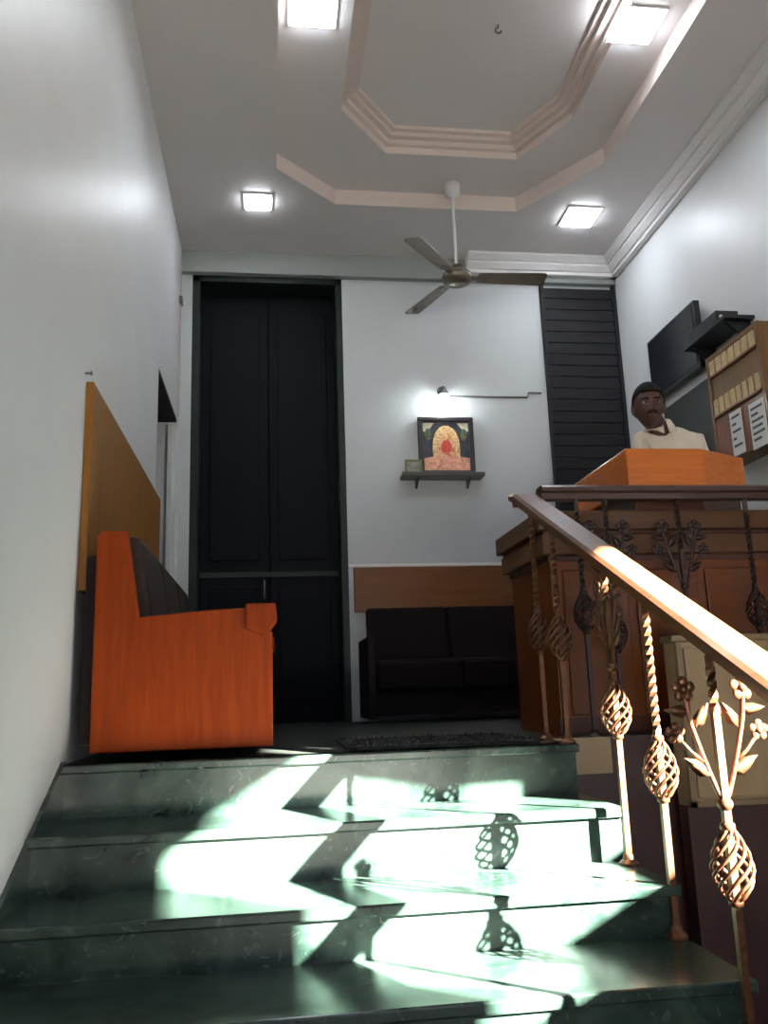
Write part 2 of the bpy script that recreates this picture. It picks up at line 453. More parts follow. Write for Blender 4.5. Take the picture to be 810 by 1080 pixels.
def leaf(bm, c, dirv, ln, wd, ax):
    """a thick pointed leaf"""
    dv = Vector(dirv).normalized(); nv = Vector((0, 1, 0)) if ax == 'y' else Vector((1, 0, 0))
    w = dv.cross(nv).normalized()
    prof = [(0, .15), (.3, 1), (.6, .8), (1, .05)]
    c = Vector(c); L = []; R = []; T = []; B2 = []
    for t, q in prof:
        p = c+dv*ln*t
        L.append(bm.verts.new(p+w*wd*q)); R.append(bm.verts.new(p-w*wd*q)); T.append(bm.verts.new(p+nv*.006)); B2.append(bm.verts.new(p-nv*.006))
    for i in range(3):
        for A, B in ((L, T), (T, R), (R, B2), (B2, L)): bm.faces.new((A[i], A[i+1], B[i+1], B[i]))
    bm.faces.new((L[0], T[0], R[0], B2[0])); bm.faces.new((L[3], B2[3], R[3], T[3]))

def scroll_bm(x, y, z, ax, h=.26, w=.085):
    """two iron stems that branch from the rod, carrying flowers and leaves"""
    bm = BM()
    for s in (-1, 1):
        def P(u, v): return (x+s*u, y, z+v) if ax == 'y' else (x, y+s*u, z+v)
        pts = [P(w*q**.8 if q < .75 else w*.795+.03*(q-.75), h*q) for q in [i/10 for i in range(11)]]
        tube(bm, pts, [.0062]*11, 6)
        rosette(bm, P(w*.86, h), .030, ax)
        rosette(bm, P(w*1.22, h*.62), .024, ax)
        tube(bm, [P(w*.45, h*.36), P(w*.8, h*.45), P(w*1.15, h*.58)], .0045, 6)
        D = (lambda u, v: (s*u, 0, v)) if ax == 'y' else (lambda u, v: (0, s*u, v))
        leaf(bm, P(w*.30, h*.25), D(.8, .5), .075, .018, ax)
        leaf(bm, P(w*.62, h*.66), D(-.5, .8), .065, .016, ax)
        leaf(bm, P(w*.75, h*.80), D(.9, .1), .06, .015, ax)
    ball(bm, (x, y, z), .018, 1, 1, .9, 10, 8)
    return bm

def baluster(parent, x, y, z0, z1, zb, kind, ax, m='bronze', zs=None):
    b = BM(); square_bar(b, x, y, z0, z1, twist=(zb+.10, z1-.06) if kind == 'twist' else (zb+.34, z1-.03), seg=70)
    o = obj('baluster', b, m, parent, loc=(x, y, z0))
    obj('basket', basket_bm(x, y, zb), m, o, smooth=True)
    b = BM(); lathe(b, [(.030, 0), (.030, .006), (.018, .016), (.014, .03)], (x, y, z0), 16); obj('foot', b, m, o)
    if kind == 'scroll': obj('scroll', scroll_bm(x, y, zs if zs is not None else zb+.13, ax), m, o, smooth=True)
    return o

RX = 1.07
def zrail(y): return 1.035-.472*(3.46-y)
sr = thing('stair_railing', 'sloping wooden handrail on bronze iron balusters along the right of the stairs', 'railing', (RX, 2.3, -.33))
b = BM()
# handrail: moulded section swept up the slope, level at the top end
sec = [(-.036, -.058), (.036, -.058), (.040, -.034), (.054, -.026), (.056, -.010), (.044, 0), (-.044, 0), (-.056, -.010), (-.054, -.026), (-.040, -.034)]
path = [(.80, zrail(.80)), (3.40, zrail(3.40)), (3.47, 1.02)]
rings = [[b.verts.new((RX+u, y, z+v)) for u, v in sec] for y, z in path]
for A, B in zip(rings, rings[1:]):
    for k in range(len(sec)): b.faces.new((A[k], A[(k+1) % len(sec)], B[(k+1) % len(sec)], B[k]))
b.faces.new(rings[0]); b.faces.new(rings[-1][::-1])
obj('handrail', b, 'rail', sr)
for x, y, z0, zb, kind in ((1.065, 3.33, 0, .42, 'twist'), (1.065, 3.085, 0, .385, 'twist'), (1.065, 2.61, ZS[2], .126, 'scroll'), (1.065, 2.33, ZS[3], -.030, 'twist'), (1.03, 1.93, ZS[4], -.205, 'scroll'), (1.065, 1.60, ZS[5], -.33, 'twist')):
    baluster(sr, x, y, z0, zrail(y)-.05, zb, kind, 'x' if y > 2.5 else 'y')
b = BM(); lathe(b, [(.05, 0), (.05, .04), (.03, .06), (.024, .3), (.034, .5), (.024, .7), (.024, zrail(.86)-ZS[7]-.06+.001)], (RX, .86, ZS[7]), 16); obj('newel', b, 'bronze', sr)

gr = thing('landing_railing', 'dark level guard rail with iron balusters before the reception counter', 'railing', (1.9, 3.39, 0))
b = BM(); prism(b, [(RX+.06, 3.395+u*.8, 1.035+v) for u, v in sec], (XR-RX-.062, 0, 0)); obj('handrail', b, 'dark_rail', gr)
for px, kind in ((640, 'scroll'), (716, 'scroll'), (789, 'twist'), (868, 'scroll'), (610, 'twist')):
    x = atY(px, 560, 3.395).x
    if x < XR-.08: baluster(gr, x, 3.395, 0, .985, .42 if kind == 'scroll' else .50, kind, 'y', 'iron', zs=.60)

# ------------------------------------------------------------------ cream cabinet in the well
cb = thing('low_cabinet', 'cream low cabinet with framed door panel behind the stair balusters', 'cabinet', (2.2, 3.30, ZLOW))
cx0 = atY(716, 760, 3.25).x
b = BM(); box(b, cx0, XR-.01, 3.23, 3.325, -.265, .36); obj('body', b, 'cream', cb, bevel=.004)
b = BM(); box(b, cx0-.012, XR-.01, 3.215, 3.325, .36, .385); obj('top_board', b, 'cream_edge', cb, bevel=.004)
for a, c in ((cx0+.035, 2.28), (2.30, XR-.03)):
    b = BM(); box(b, a, c, 3.215, 3.231, -.235, .335); obj('door', b, 'cream', cb, bevel=.005)
b = BM(); box(b, cx0, cx0+.022, 3.21, 3.231, -.265, .36); box(b, cx0, XR-.01, 3.21, 3.231, -.265, -.245); obj('edge_frame', b, 'cream_edge', cb)
b = BM(); box(b, cx0, XR-.01, 3.25, 3.325, ZLOW, -.265); obj('plinth', b, 'maroon_wall', cb)

# ------------------------------------------------------------------ reception counter
ct = thing('reception_counter', 'orange wooden reception counter with raised ledge and stepped left end', 'counter', (2.0, 3.7, 0))
CX, CY = 1.15, 3.50
def lshape(o, z0, z1, bm, fd=.36, sw=.55, yb=4.22):
    x, y = CX+o, CY+o
    prism(bm, [(x, y, z0), (XR-.005, y, z0), (XR-.005, CY+fd, z0), (CX+sw, CY+fd, z0), (CX+sw, yb-o, z0), (x, yb-o, z0)], (0, 0, z1-z0))
b = BM(); lshape(.06, 0, .74, b); obj('body', b, 'counter', ct)
b = BM(); lshape(.02, .765, .855, b); obj('middle_band', b, 'counter_trim', ct, bevel=.006)
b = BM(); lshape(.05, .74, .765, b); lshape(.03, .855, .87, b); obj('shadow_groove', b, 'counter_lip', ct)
b = BM(); lshape(.0, .87, .955, b); obj('worktop', b, 'counter_trim', ct, bevel=.006)
# raised ledge: chamfered corner on the right
lx = 1.585
b = BM()
prism(b, [(lx, 3.51, 1.06), (1.95, 3.51, 1.06), (2.24, 3.66, 1.06), (2.24, 3.76, 1.06), (lx+.12, 3.76, 1.06), (lx+.12, 4.20, 1.06), (lx, 4.20, 1.06)], (0, 0, .185))
obj('ledge', b, 'ledge', ct, bevel=.008)
b = BM()
prism(b, [(lx+.03, 3.53, .955), (1.94, 3.53, .955), (2.21, 3.68, .955), (2.21, 3.75, .955), (lx+.11, 3.75, .955), (lx+.11, 4.19, .955), (lx+.03, 4.19, .955)], (0, 0, .105))
obj('ledge_support', b, 'counter_lip', ct)
for k in range(5):
    xa = 1.26+k*.33
    b = BM(); box(b, xa, xa+.29, CY+.045, CY+.062, .08, .70); obj('front_panel', b, 'counter', ct, bevel=.006)
b = BM(); box(b, CX+.05, XR-.005, CY+.05, CY+.062, 0, .07); obj('plinth', b, 'counter_lip', ct)

# ------------------------------------------------------------------ the near sofa (side towards us)
sf = thing('sofa', 'orange-sided wooden sofa with dark brown upholstery against the left wall', 'sofa', (-.30, 4.0, 0))
sx = XL+.075
side = [(sx, .03), (sx, .79), (sx+.02, .81), (sx+.105, .81), (sx+.155, .495), (sx+.40, .515), (sx+.545, .52), (sx+.585, .50), (sx+.60, .45), (sx+.628, .43), (sx+.628, .03)]
for y in (3.125, 4.98):
    b = BM(); prism(b, [(x, y, z) for x, z in side], (0, .05, 0)); obj('side_panel', b, 'orange', sf, bevel=.006)
    b = BM(); prism(b, [(sx+.53, y-.012, .44), (sx+.53, y-.012, .535), (sx+.64, y-.012, .535), (sx+.645, y-.012, .47), (sx+.60, y-.012, .41), (sx+.56, y-.012, .43)], (0, .075, 0)); obj('arm_cap', b, 'orange', sf, bevel=.008)
b = BM(); box(b, sx-.035, sx, 3.14, 5.02, .06, .72); obj('back_frame', b, 'black_wood', sf)
b = BM(); box(b, sx+.01, sx+.60, 3.175, 4.98, .06, .24); obj('base', b, 'black_wood', sf, bevel=.005)
for k in range(3):
    y0 = 3.18+k*.60
    b = BM(); box(b, sx+.14, sx+.615, y0+.004, y0+.594, .242, .41); obj('seat_cushion', b, 'upholstery', sf, bevel=.03)
    b = BM(); prism(b, [(sx+.005, y0+.004, .24), (sx+.22, y0+.004, .24), (sx+.185, y0+.004, .55), (sx+.145, y0+.004, .80), (sx+.005, y0+.004, .80)], (0, .59, 0)); obj('back_cushion', b, 'upholstery', sf, bevel=.02)
# tan veneer panel on the wall behind it
p0 = atX(90, 398, XL); p1 = atX(165, 530, XL)
b = BM(); box(b, XL+.001, XL+.03, 3.19, 5.19, .60, 1.405)
tag(obj('wall_panel', b, 'tan', None, bevel=.003, loc=(XL+.015, 4.19, .60)), 'tan veneer board fixed to the left wall above the sofa', 'panel')
b = BM(); lathe(b, [(.004, 0), (.004, .02), (.009, .022), (.009, .026)], (XL, 3.17, 1.43), 10, 'x')
tag(obj('wall_nail', b, 'cable', None, loc=(XL, 3.17, 1.43)), 'small dark nail in the left wall at the corner of the tan board', 'nail')

# ------------------------------------------------------------------ far sofa under the picture
fs = thing('sofa', 'dark maroon sofa with orange wooden back rail under the framed picture', 'sofa', (1.25, 6.05, 0))
b = BM(); box(b, .62, 1.90, YB-.05, YB-.014, .80, 1.14); obj('back_panel', b, 'back_rail', fs, bevel=.004)
b = BM(); box(b, .66, 1.92, YB-.62, YB-.05, .05, .20); obj('base', b, 'black_wood', fs)
for k in range(2):
    b = BM(); box(b, .70+k*.60, 1.295+k*.60, YB-.66, YB-.20, .20, .42); obj('seat_cushion', b, 'maroon_seat', fs, bevel=.03)
    b = BM(); prism(b, [(.70+k*.60, YB-.24, .40), (.70+k*.60, YB-.055, .40), (.70+k*.60, YB-.055, .82), (.70+k*.60, YB-.15, .82)], (.595, 0, 0)); obj('back_cushion', b, 'maroon_seat', fs, bevel=.02)
for x in (.64, 1.90):
    b = BM(); box(b, x, x+.055, YB-.66, YB-.052, .03, .58); obj('side_panel', b, 'black_wood', fs, bevel=.008)

# ------------------------------------------------------------------ dark shutter right on the back wall
sh = thing('roller_shutter', 'dark grey slatted shutter to the right of the white back wall', 'shutter', (2.6, YB-.03, 0))
b = BM(); z = .02
while z < 3.52:
    prism(b, [(2.29, YB-.010, z), (2.29, YB-.020, z+.006), (2.29, YB-.022, z+.092), (2.29, YB-.010, z+.098)], (XR-.03-2.29, 0, 0)); z += .1
obj('slats', b, 'grey_shutter', sh)
b = BM(); box(b, 2.265, 2.292, YB-.045, YB, 0, 3.545); box(b, XR-.03, XR-.003, YB-.045, YB, 0, 3.545); obj('guide_rails', b, 'grey_shutter', sh)

# ------------------------------------------------------------------ picture, shelf, lamp, conduit on the back wall
def bw(px, py, y=YB): return atY(px, py, y)
pc = thing('framed_picture', 'black-framed picture of orange and gold forms on the shelf under the wall lamp', 'picture', (bw(471, 503).x, YB-.05, bw(471, 503).z))
pa = bw(440, 440, YB-.03); pb = bw(502, 503, YB-.03)
X0, X1, Zt, Zb = pa.x, pb.x, pa.z, pb.z+.01
b = BM()
fw = .035
box(b, X0, X1, YB-.045, YB-.012, Zb, Zb+fw); box(b, X0, X1, YB-.045, YB-.012, Zt-fw, Zt); box(b, X0, X0+fw, YB-.045, YB-.012, Zb+fw, Zt-fw); box(b, X1-fw, X1, YB-.045, YB-.012, Zb+fw, Zt-fw)
obj('frame', b, 'frame_black', pc, bevel=.006)
b = BM(); box(b, X0+fw, X1-fw, YB-.026, YB-.014, Zb+fw, Zt-fw); art = obj('print', b, 'print_dark', pc)
W = X1-X0-2*fw; H = Zt-Zb-2*fw; ox, oz = X0+fw, Zb+fw
def shape(name, pts, m, yy):
    b = BM(); prism(b, [(ox+u*W, YB-yy, oz+v*H) for u, v in pts], (0, .003, 0)); obj(name, b, m, art)
arch = [(.22, .25)]+[(.5-.29*math.cos(PI*i/14), .42+.50*math.sin(PI*i/14)**.8) for i in range(15)]+[(.78, .25)]
shape('arch', arch, 'print_gold', .029)
shape('figure', [(.30, .25), (.33, .5), (.37, .62), (.42, .70), (.46, .82), (.5, .88), (.54, .82), (.58, .70), (.63, .62), (.67, .5), (.70, .25)], 'print', .031)
shape('red_shape', [(.40, .38), (.38, .52), (.45, .62), (.55, .62), (.62, .52), (.58, .38)], 'print_red', .033)
shape('pale_shape', [(.46, .64), (.46, .74), (.54, .74), (.54, .64)], 'print_gold', .034)
shape('base_band', [(.02, .02), (.02, .26), (.3, .30), (.7, .30), (.98, .26), (.98, .02)], 'print_pink', .035)
for s in (0, 1):
    f = (lambda u: u) if s == 0 else (lambda u: 1-u)
    shape('corner_patch', [(f(.02), .80), (f(.02), .97), (f(.26), .97), (f(.12), .80)], 'print_pale', .029)
    shape('leaf_cluster', [(f(.12)+.07*math.cos(a*PI/5), .74+.12*math.sin(a*PI/5)) for a in range(10)], 'print_green', .030)
# little picture
sa = bw(427, 485, YB-.07); sb = bw(446, 512, YB-.07)
sp_ = thing('small_picture', 'small olive-framed picture leaning on the left end of the picture shelf', 'picture', ((sa.x+sb.x)/2, YB-.06, sb.z))
X0s, X1s, Zts, Zbs = sa.x, sb.x, sa.z, Zb+.0
b = BM(); g = .018
box(b, X0s, X1s, YB-.085, YB-.065, Zbs, Zbs+g); box(b, X0s, X1s, YB-.085, YB-.065, Zts-g, Zts); box(b, X0s, X0s+g, YB-.085, YB-.065, Zbs+g, Zts-g); box(b, X1s-g, X1s, YB-.085, YB-.065, Zbs+g, Zts-g)
obj('frame', b, 'frame_green', sp_, bevel=.003)
b = BM(); box(b, X0s+g, X1s-g, YB-.078, YB-.066, Zbs+g, Zts-g); obj('print', b, mat('small_print', (.22, .22, .20), .4, noise=.5, scale=30), sp_)
# shelf
s0 = bw(424, 514, YB-.1); s1 = bw(510, 503, YB-.1)
b = BM(); box(b, s0.x, s1.x, YB-.16, YB-.001, Zb-.032, Zb-.001); shf = thing('wall_shelf', 'dark narrow shelf on the back wall carrying two pictures', 'shelf', (1.38, YB, Zb-.03))
obj('board', b, 'shelf', shf, bevel=.004)
for x in (s0.x+.12, s1.x-.12):
    b = BM(); prism(b, [(x, YB-.001, Zb-.033), (x, YB-.12, Zb-.033), (x, YB-.001, Zb-.10)], (.018, 0, 0)); obj('bracket', b, 'shelf', shf)
# lamp: white reflector on a dark stem with a bright bulb
lp = bw(468, 417, YB-.10)
lm = thing('wall_lamp', 'small glowing wall lamp above the framed picture', 'lamp', (lp.x, YB, lp.z))
b = BM(); lathe(b, [(.035, 0), (.035, .015), (.01, .02)], (lp.x, YB-.02, lp.z+.07), 16, 'y'); tube(b, [(lp.x, YB-.01, lp.z+.07), (lp.x, YB-.07, lp.z+.085), (lp.x, YB-.10, lp.z+.06)], .008); obj('arm', b, 'steel', lm, smooth=True)
b = BM(); lathe(b, [(.012, .075), (.022, .06), (.045, .0), (.041, .0), (.018, .056), (.008, .07)], (lp.x, YB-.10, lp.z+.0), 20); obj('shade', b, 'steel', lm, smooth=True)
b = BM(); ball(b, (lp.x, YB-.10, lp.z-.012), .033, 1, 1, 1.1, 16, 12); obj('bulb', b, 'bulb', lm, smooth=True)
c0 = bw(482, 418, YB-.01); c1 = bw(571, 416, YB-.01)
b = BM(); tube(b, [(c0.x-.06, YB-.0085, c0.z), (c1.x-.12, YB-.0085, c0.z-.002), (c1.x-.11, YB-.0085, c1.z+.012), (c1.x, YB-.0085, c1.z+.012)], .008, 8)
tag(obj('conduit', b, 'cable', None, smooth=True, loc=(c0.x, YB-.0085, c0.z)), 'thin dark horizontal conduit on the back wall right of the wall lamp', 'cable')
# cable with a junction clip in the back left corner
b = BM(); tube(b, [(XL+.010, 6.28, ZC-.12), (XL+.010, 6.28, 3.1), (XL+.010, 6.28, 2.35), (XL+.010, 6.26, 2.30)], .006, 6)
cbl = thing('wall_cable', 'thin pale cable running down the left wall into the back corner', 'cable', (XL, 6.28, 2.3))
obj('wire', b, 'pink_cable', cbl)
b = BM(); box(b, XL+.0005, XL+.025, 6.25, 6.32, 3.22, 3.28); obj('clip', b, 'cable', cbl, bevel=.003)

# ------------------------------------------------------------------ ceiling lights
lab = ['square ceiling spotlight nearest the dark doorway, back left', 'square ceiling spotlight above the shutter, back right', 'square ceiling spotlight on the upper step of the ceiling tray, at the left', 'square ceiling spotlight on the upper step of the ceiling tray, at the right']
pos = [atZ(272, 212, ZC), atZ(612, 228, ZC), atZ(330, 8, Z1), atZ(671, 26, Z1)]
for l, q, w in zip(lab, pos, (.085, .115, .115, .115)):
    t = thing('ceiling_light', l, 'light', q, 'square recessed ceiling lights')
    b = BM()
    o = w+.018
    box(b, q.x-o, q.x+o, q.y-o, q.y-w, q.z-.010, q.z-.0005); box(b, q.x-o, q.x+o, q.y+w, q.y+o, q.z-.010, q.z-.0005); box(b, q.x-o, q.x-w, q.y-w, q.y+w, q.z-.010, q.z-.0005); box(b, q.x+w, q.x+o, q.y-w, q.y+w, q.z-.010, q.z-.0005)
    obj('bezel', b, 'bezel', t)
    b = BM(); box(b, q.x-w, q.x+w, q.y-w, q.y+w, q.z-.022, q.z-.001); obj('diffuser', b, 'led', t)
# ceiling hook in the tray
hk = atZ(525, 26, Z2)
b = BM(); tube(b, [(hk.x, hk.y, Z2)]+[(hk.x+.018*math.sin(a), hk.y, Z2-.04-.018*math.cos(a)+.0) for a in [PI*(1-.0)+i*PI*1.5/8 for i in range(9)]], .005, 6)
tag(obj('ceiling_hook', b, 'cable', None, loc=(hk.x, hk.y, Z2)), 'small dark hook in the centre of the ceiling tray', 'hook')

# ------------------------------------------------------------------ ceiling fan
fh = atY(482, 293, 5.5)
fn = thing('ceiling_fan', 'brown three-bladed ceiling fan on a rod before the white back wall', 'fan', (fh.x, fh.y, fh.z))
b = BM(); tube(b, [(fh.x, fh.y, fh.z+.06), (fh.x, fh.y, Z1)], .011, 10); obj('rod', b, 'white', fn, smooth=True)
b = BM(); lathe(b, [(.02, -.10), (.055, -.07), (.06, -.001)], (fh.x, fh.y, Z1), 20); obj('canopy', b, 'white', fn, smooth=True)
b = BM(); lathe(b, [(.03, .095), (.05, .085), (.055, .055), (.075, .045), (.105, .02), (.112, -.01), (.10, -.035), (.06, -.055), (.02, -.06)], fh, 28); obj('motor', b, 'fan', fn, smooth=True)
tips = [atZ(576, 292, fh.z), atZ(440, 245, fh.z), atZ(438, 328, fh.z)]
a0 = 0.0
for k, a in enumerate((math.radians(-1), math.radians(111), math.radians(231))):
    mt = Matrix.Translation(fh) @ Matrix.Rotation(a, 4, 'Z') @ Matrix.Rotation(math.radians(-11), 4, 'X')
    b = BM()
    prof = [(.15, .048), (.25, .056), (.45, .064), (.60, .068), (.64, .066), (.655, .055)]
    top = [(x, w, 0) for x, w in prof]+[(x, -w, 0) for x, w in reversed(prof)]
    vs = prism(b, top, (0, 0, .006)); bmesh.ops.transform(b, matrix=mt, verts=vs); bl = obj('blade', b, 'blade', fn)
    b = BM(); vs = box(b, .07, .22, -.022, .022, -.006, -.001, mt); obj('blade_bracket', b, 'fan', bl, bevel=.002)

# ------------------------------------------------------------------ right wall: television, receiver, board, key rack, notices
def rwp(px, py, X): return atX(px, py, X)
q0 = rwp(684, 362, XR-.06); q1 = rwp(733, 318, XR-.06); q2 = rwp(703, 416, XR-.06)
tv = thing('television', 'black flat television on the right wall above the standing man', 'television', (XR, (q0.y+q1.y)/2, q2.z))
b = BM(); box(b, XR-.075, XR-.03, q1.y, q0.y, q2.z, q0.z); obj('case', b, 'black', tv, bevel=.006)
b = BM(); box(b, XR-.079, XR-.073, q1.y+.025, q0.y-.025, q2.z+.035, q0.z-.025); obj('screen', b, 'screen', tv)
b = BM(); box(b, XR-.031, XR-.001, (q0.y+q1.y)/2-.12, (q0.y+q1.y)/2+.12, q2.z+.1, q0.z-.1); obj('mount', b, 'steel', tv)
r0 = rwp(742, 330, XR-.16)
sfw = thing('bracket_shelf', 'dark bracket shelf on the right wall beside the television', 'shelf', (XR, r0.y, r0.z-.12))
ya, yb_ = rwp(780, 334, XR-.1).y, q1.y-.02
zt = rwp(760, 344, XR-.13).z
b = BM(); box(b, XR-.20, XR-.001, ya, yb_, zt-.02, zt); obj('board', b, 'black', sfw)
for yy in (ya+.05, yb_-.07):
    b = BM(); prism(b, [(XR-.001, yy, zt-.021), (XR-.17, yy, zt-.021), (XR-.001, yy, zt-.16)], (0, .02, 0)); obj('bracket', b, 'black', sfw)
rc = thing('set_top_box', 'black receiver box standing on the bracket shelf', 'receiver', (XR-.1, (ya+yb_)/2, zt))
b = BM(); box(b, XR-.18, XR-.03, ya+.12, yb_-.04, zt+.001, zt+.085); obj('case', b, 'black', rc, bevel=.005)
b = BM(); box(b, XR-.16, XR-.145, ya+.108, ya+.1195, zt+.03, zt+.05); obj('display', b, 'paper', rc)
# dark board under the television
m0 = rwp(703, 431, XR-.02); m1 = rwp(748, 397, XR-.02)
b = BM(); box(b, XR-.03, XR-.0003, max(m1.y-.25, m1.y-.05), m0.y+.03, m0.z-.75, m0.z)
tag(obj('notice_board', b, 'board', None, bevel=.004, loc=(XR, m0.y, m0.z-.75)), 'dark grey board on the right wall under the television', 'board')
# key rack
XK = XR-.16
k0 = rwp(746, 383, XK); k1 = rwp(799, 334, XK)
ky0, ky1, kzt, kzb = k1.y, k0.y, (k0.z+k1.z)/2, rwp(770, 478, XK).z-.05
kr = thing('key_rack', 'brown wooden rack with two rows of cream tags on the right wall', 'rack', (XR, (ky0+ky1)/2, kzb))
b = BM(); box(b, XK, XR-.001, ky0, ky1, kzb, kzt)
obj('body', b, 'rack', kr, bevel=.006)
kh = kzt-kzb
b = BM(); box(b, XK-.012, XK-.0005, ky0, ky1, kzt-.03, kzt); box(b, XK-.012, XK-.0005, ky0, ky0+.03, kzb, kzt-.03); box(b, XK-.012, XK-.0005, ky1-.025, ky1, kzb, kzt-.03); obj('edge_frame', b, 'rack', kr)
b = BM(); box(b, XK-.006, XK-.0005, ky0+.03, ky1-.025, kzb, kzb+kh*.40); obj('lower_panel', b, 'rack_red', kr)
kw = (ky1-ky0-.06)
for row, (zz, hh, n) in enumerate(((kzt-.13, .095, 7), (kzb+kh*.44, .105, 8))):
    for k in range(n):
        y0 = ky0+.035+kw*k/n
        b = BM(); box(b, XK-.011, XK-.0005, y0+.008, y0+kw/n-.008, zz, zz+hh); obj('tag', b, 'card', kr)
b = BM(); box(b, XK-.02, XK-.0005, ky0+.03, ky1-.025, kzb+kh*.425, kzb+kh*.44); box(b, XK-.02, XK-.0005, ky0+.03, ky1-.025, kzt-.145, kzt-.132); obj('ledge', b, 'rack_red', kr)
# two white notices taped on the rack
for (xa, ya_, xb, yb2, lb, n) in ((768, 437, 786, 476, 'white printed sheet taped low on the key rack, the one farther from us', 5), (788, 428, 811, 470, 'white printed sheet taped low on the key rack, the one nearer to us', 6)):
    A = rwp(xa, ya_, XK-.02); B = rwp(xb, yb2, XK-.02); C = rwp(xa, yb2+10, XK-.02)
    y1, y0, z1_, z0_ = A.y, B.y, A.z, A.z-.27
    nt_ = thing('paper_notice', lb, 'notice', (XK-.02, (y0+y1)/2, z0_))
    b = BM(); box(b, XK-.0155, XK-.0122, y0, y1, z0_, z1_); obj('sheet', b, 'paper', nt_)
    rr = random.Random(n)
    for k in range(n):
        z = z1_-.035-k*(z1_-z0_-.05)/n
        b = BM(); ya_l = y1-.02; yb_l = y0+.02+rr.uniform(0, .06)*(k % 2)
        m_ = 6; pts_t = []; pts_b = []
        for q in range(m_*4+1):
            yy = ya_l+(yb_l-ya_l)*q/(m_*4); hh = .008 if q % 4 else .002
            pts_t.append((XK-.0168, yy, z+hh)); pts_b.append((XK-.0168, yy, z-hh))
        prism(b, pts_t+pts_b[::-1], (.0012, 0, 0)); obj('printed_line', b, 'ink', nt_)

# ------------------------------------------------------------------ door mat on the landing
b = BM(); box(b, .27, .98, 3.14, 3.72, .001, .014)
rr = random.Random(3)
for k in range(900):
    x, y = rr.uniform(.275, .975), rr.uniform(3.143, 3.717); r = .004; h = rr.uniform(.006, .014)
    vs = [b.verts.new((x-r, y-r, .013)), b.verts.new((x+r, y-r, .013)), b.verts.new((x, y+r, .013)), b.verts.new((x+rr.uniform(-.006, .006), y+rr.uniform(-.006, .006), .013+h))]
    for f in ((0, 1, 3), (1, 2, 3), (2, 0, 3)): b.faces.new([vs[i] for i in f])
tag(obj('door_mat', b, 'mat', None, loc=(.62, 3.43, .001)), 'dark bristly mat at the top of the marble stairs', 'mat')

# ------------------------------------------------------------------ the man behind the counter
def skin_mesh(verts, edges, root=0, sub=2):
    me = bpy.data.meshes.new('tmp'); me.from_pydata([v[:3] for v in verts], edges, [])
    o = bpy.data.objects.new('tmp', me); COL.objects.link(o)
    s = o.modifiers.new('s', 'SKIN'); s.use_smooth_shade = True
    for i, v in enumerate(verts):
        r = v[3]; r2 = v[4] if len(v) > 4 else r
        me.skin_vertices[0].data[i].radius = (r, r2); me.skin_vertices[0].data[i].use_root = (i == root)
    u = o.modifiers.new('u', 'SUBSURF'); u.levels = sub; u.render_levels = sub
    dg = bpy.context.evaluated_depsgraph_get(); dg.update()
    r = bpy.data.meshes.new_from_object(o.evaluated_get(dg), depsgraph=dg)
    bpy.data.objects.remove(o); bpy.data.meshes.remove(me)
    return r

HP = atY(684, 429, 4.10)             # head centre
BX, BY = 2.160, 4.22                # torso centre
mn = thing('person', 'man in cream shirt standing behind the reception counter facing the stairs', 'person', (BX, BY, 0))
HZ = HP.z
SHZ = HZ-.135                        # shoulder height
def limb_person():
    V = []; Ed = []
    def v(x, y, z, r, r2=None): V.append((x, y, z, r, r2 or r)); return len(V)-1
    def e(a, c): Ed.append((a, c))
    pel = v(BX, BY, .93, .145, .10); wa = v(BX, BY, 1.08, .14, .10); ch = v(BX, BY, SHZ-.17, .125, .085); up_ = v(BX-.03, BY, SHZ-.06, .085, .06)
    nk = v(BX-.075, BY-.05, SHZ+.02, .054); hd = v(HP.x, HP.y+.005, HZ-.03, .06)
    e(pel, wa); e(wa, ch); e(ch, up_); e(up_, nk); e(nk, hd)
    for s in (-1, 1):
        sh_ = v(BX+s*.145, BY, SHZ-.065, .045); el = v(BX+s*.185, BY-.03, SHZ-.32, .042); wr = v(BX+s*.17, BY-.16, SHZ-.36 if False else 1.04, .028); pm = v(BX+s*.15, BY-.225, 1.035, .034, .018)
        e(up_, sh_); e(sh_, el); e(el, wr); e(wr, pm)
        hp = v(BX+s*.095, BY, .85, .085); kn = v(BX+s*.10, BY-.02, .48, .058); an = v(BX+s*.105, BY+.02, .085, .040); to = v(BX+s*.115, BY-.13, .035, .032)
        e(pel, hp); e(hp, kn); e(kn, an); e(an, to)
    return V, Ed
V, Ed = limb_person()
bme = skin_mesh(V, Ed, 0)
b = BM(); b.from_mesh(bme)
# fingers, rooted in the palms
for s in (-1, 1):
    px_, py_ = BX+s*.15, BY-.215
    for k, (o, ln) in enumerate(((-.030, .070), (-.010, .082), (.010, .076), (.028, .058))):
        tube(b, [(px_+o, py_, 1.036), (px_+o*1.15, py_-ln*.45, 1.036), (px_+o*1.2, py_-ln*.8, 1.024), (px_+o*1.2, py_-ln, 1.010)], [.0095, .009, .0085, .006], 8)
    tube(b, [(px_-s*.02, py_+.03, 1.034), (px_-s*.052, py_+.005, 1.030), (px_-s*.058, py_-.03, 1.022)], [.012, .0105, .007], 8)
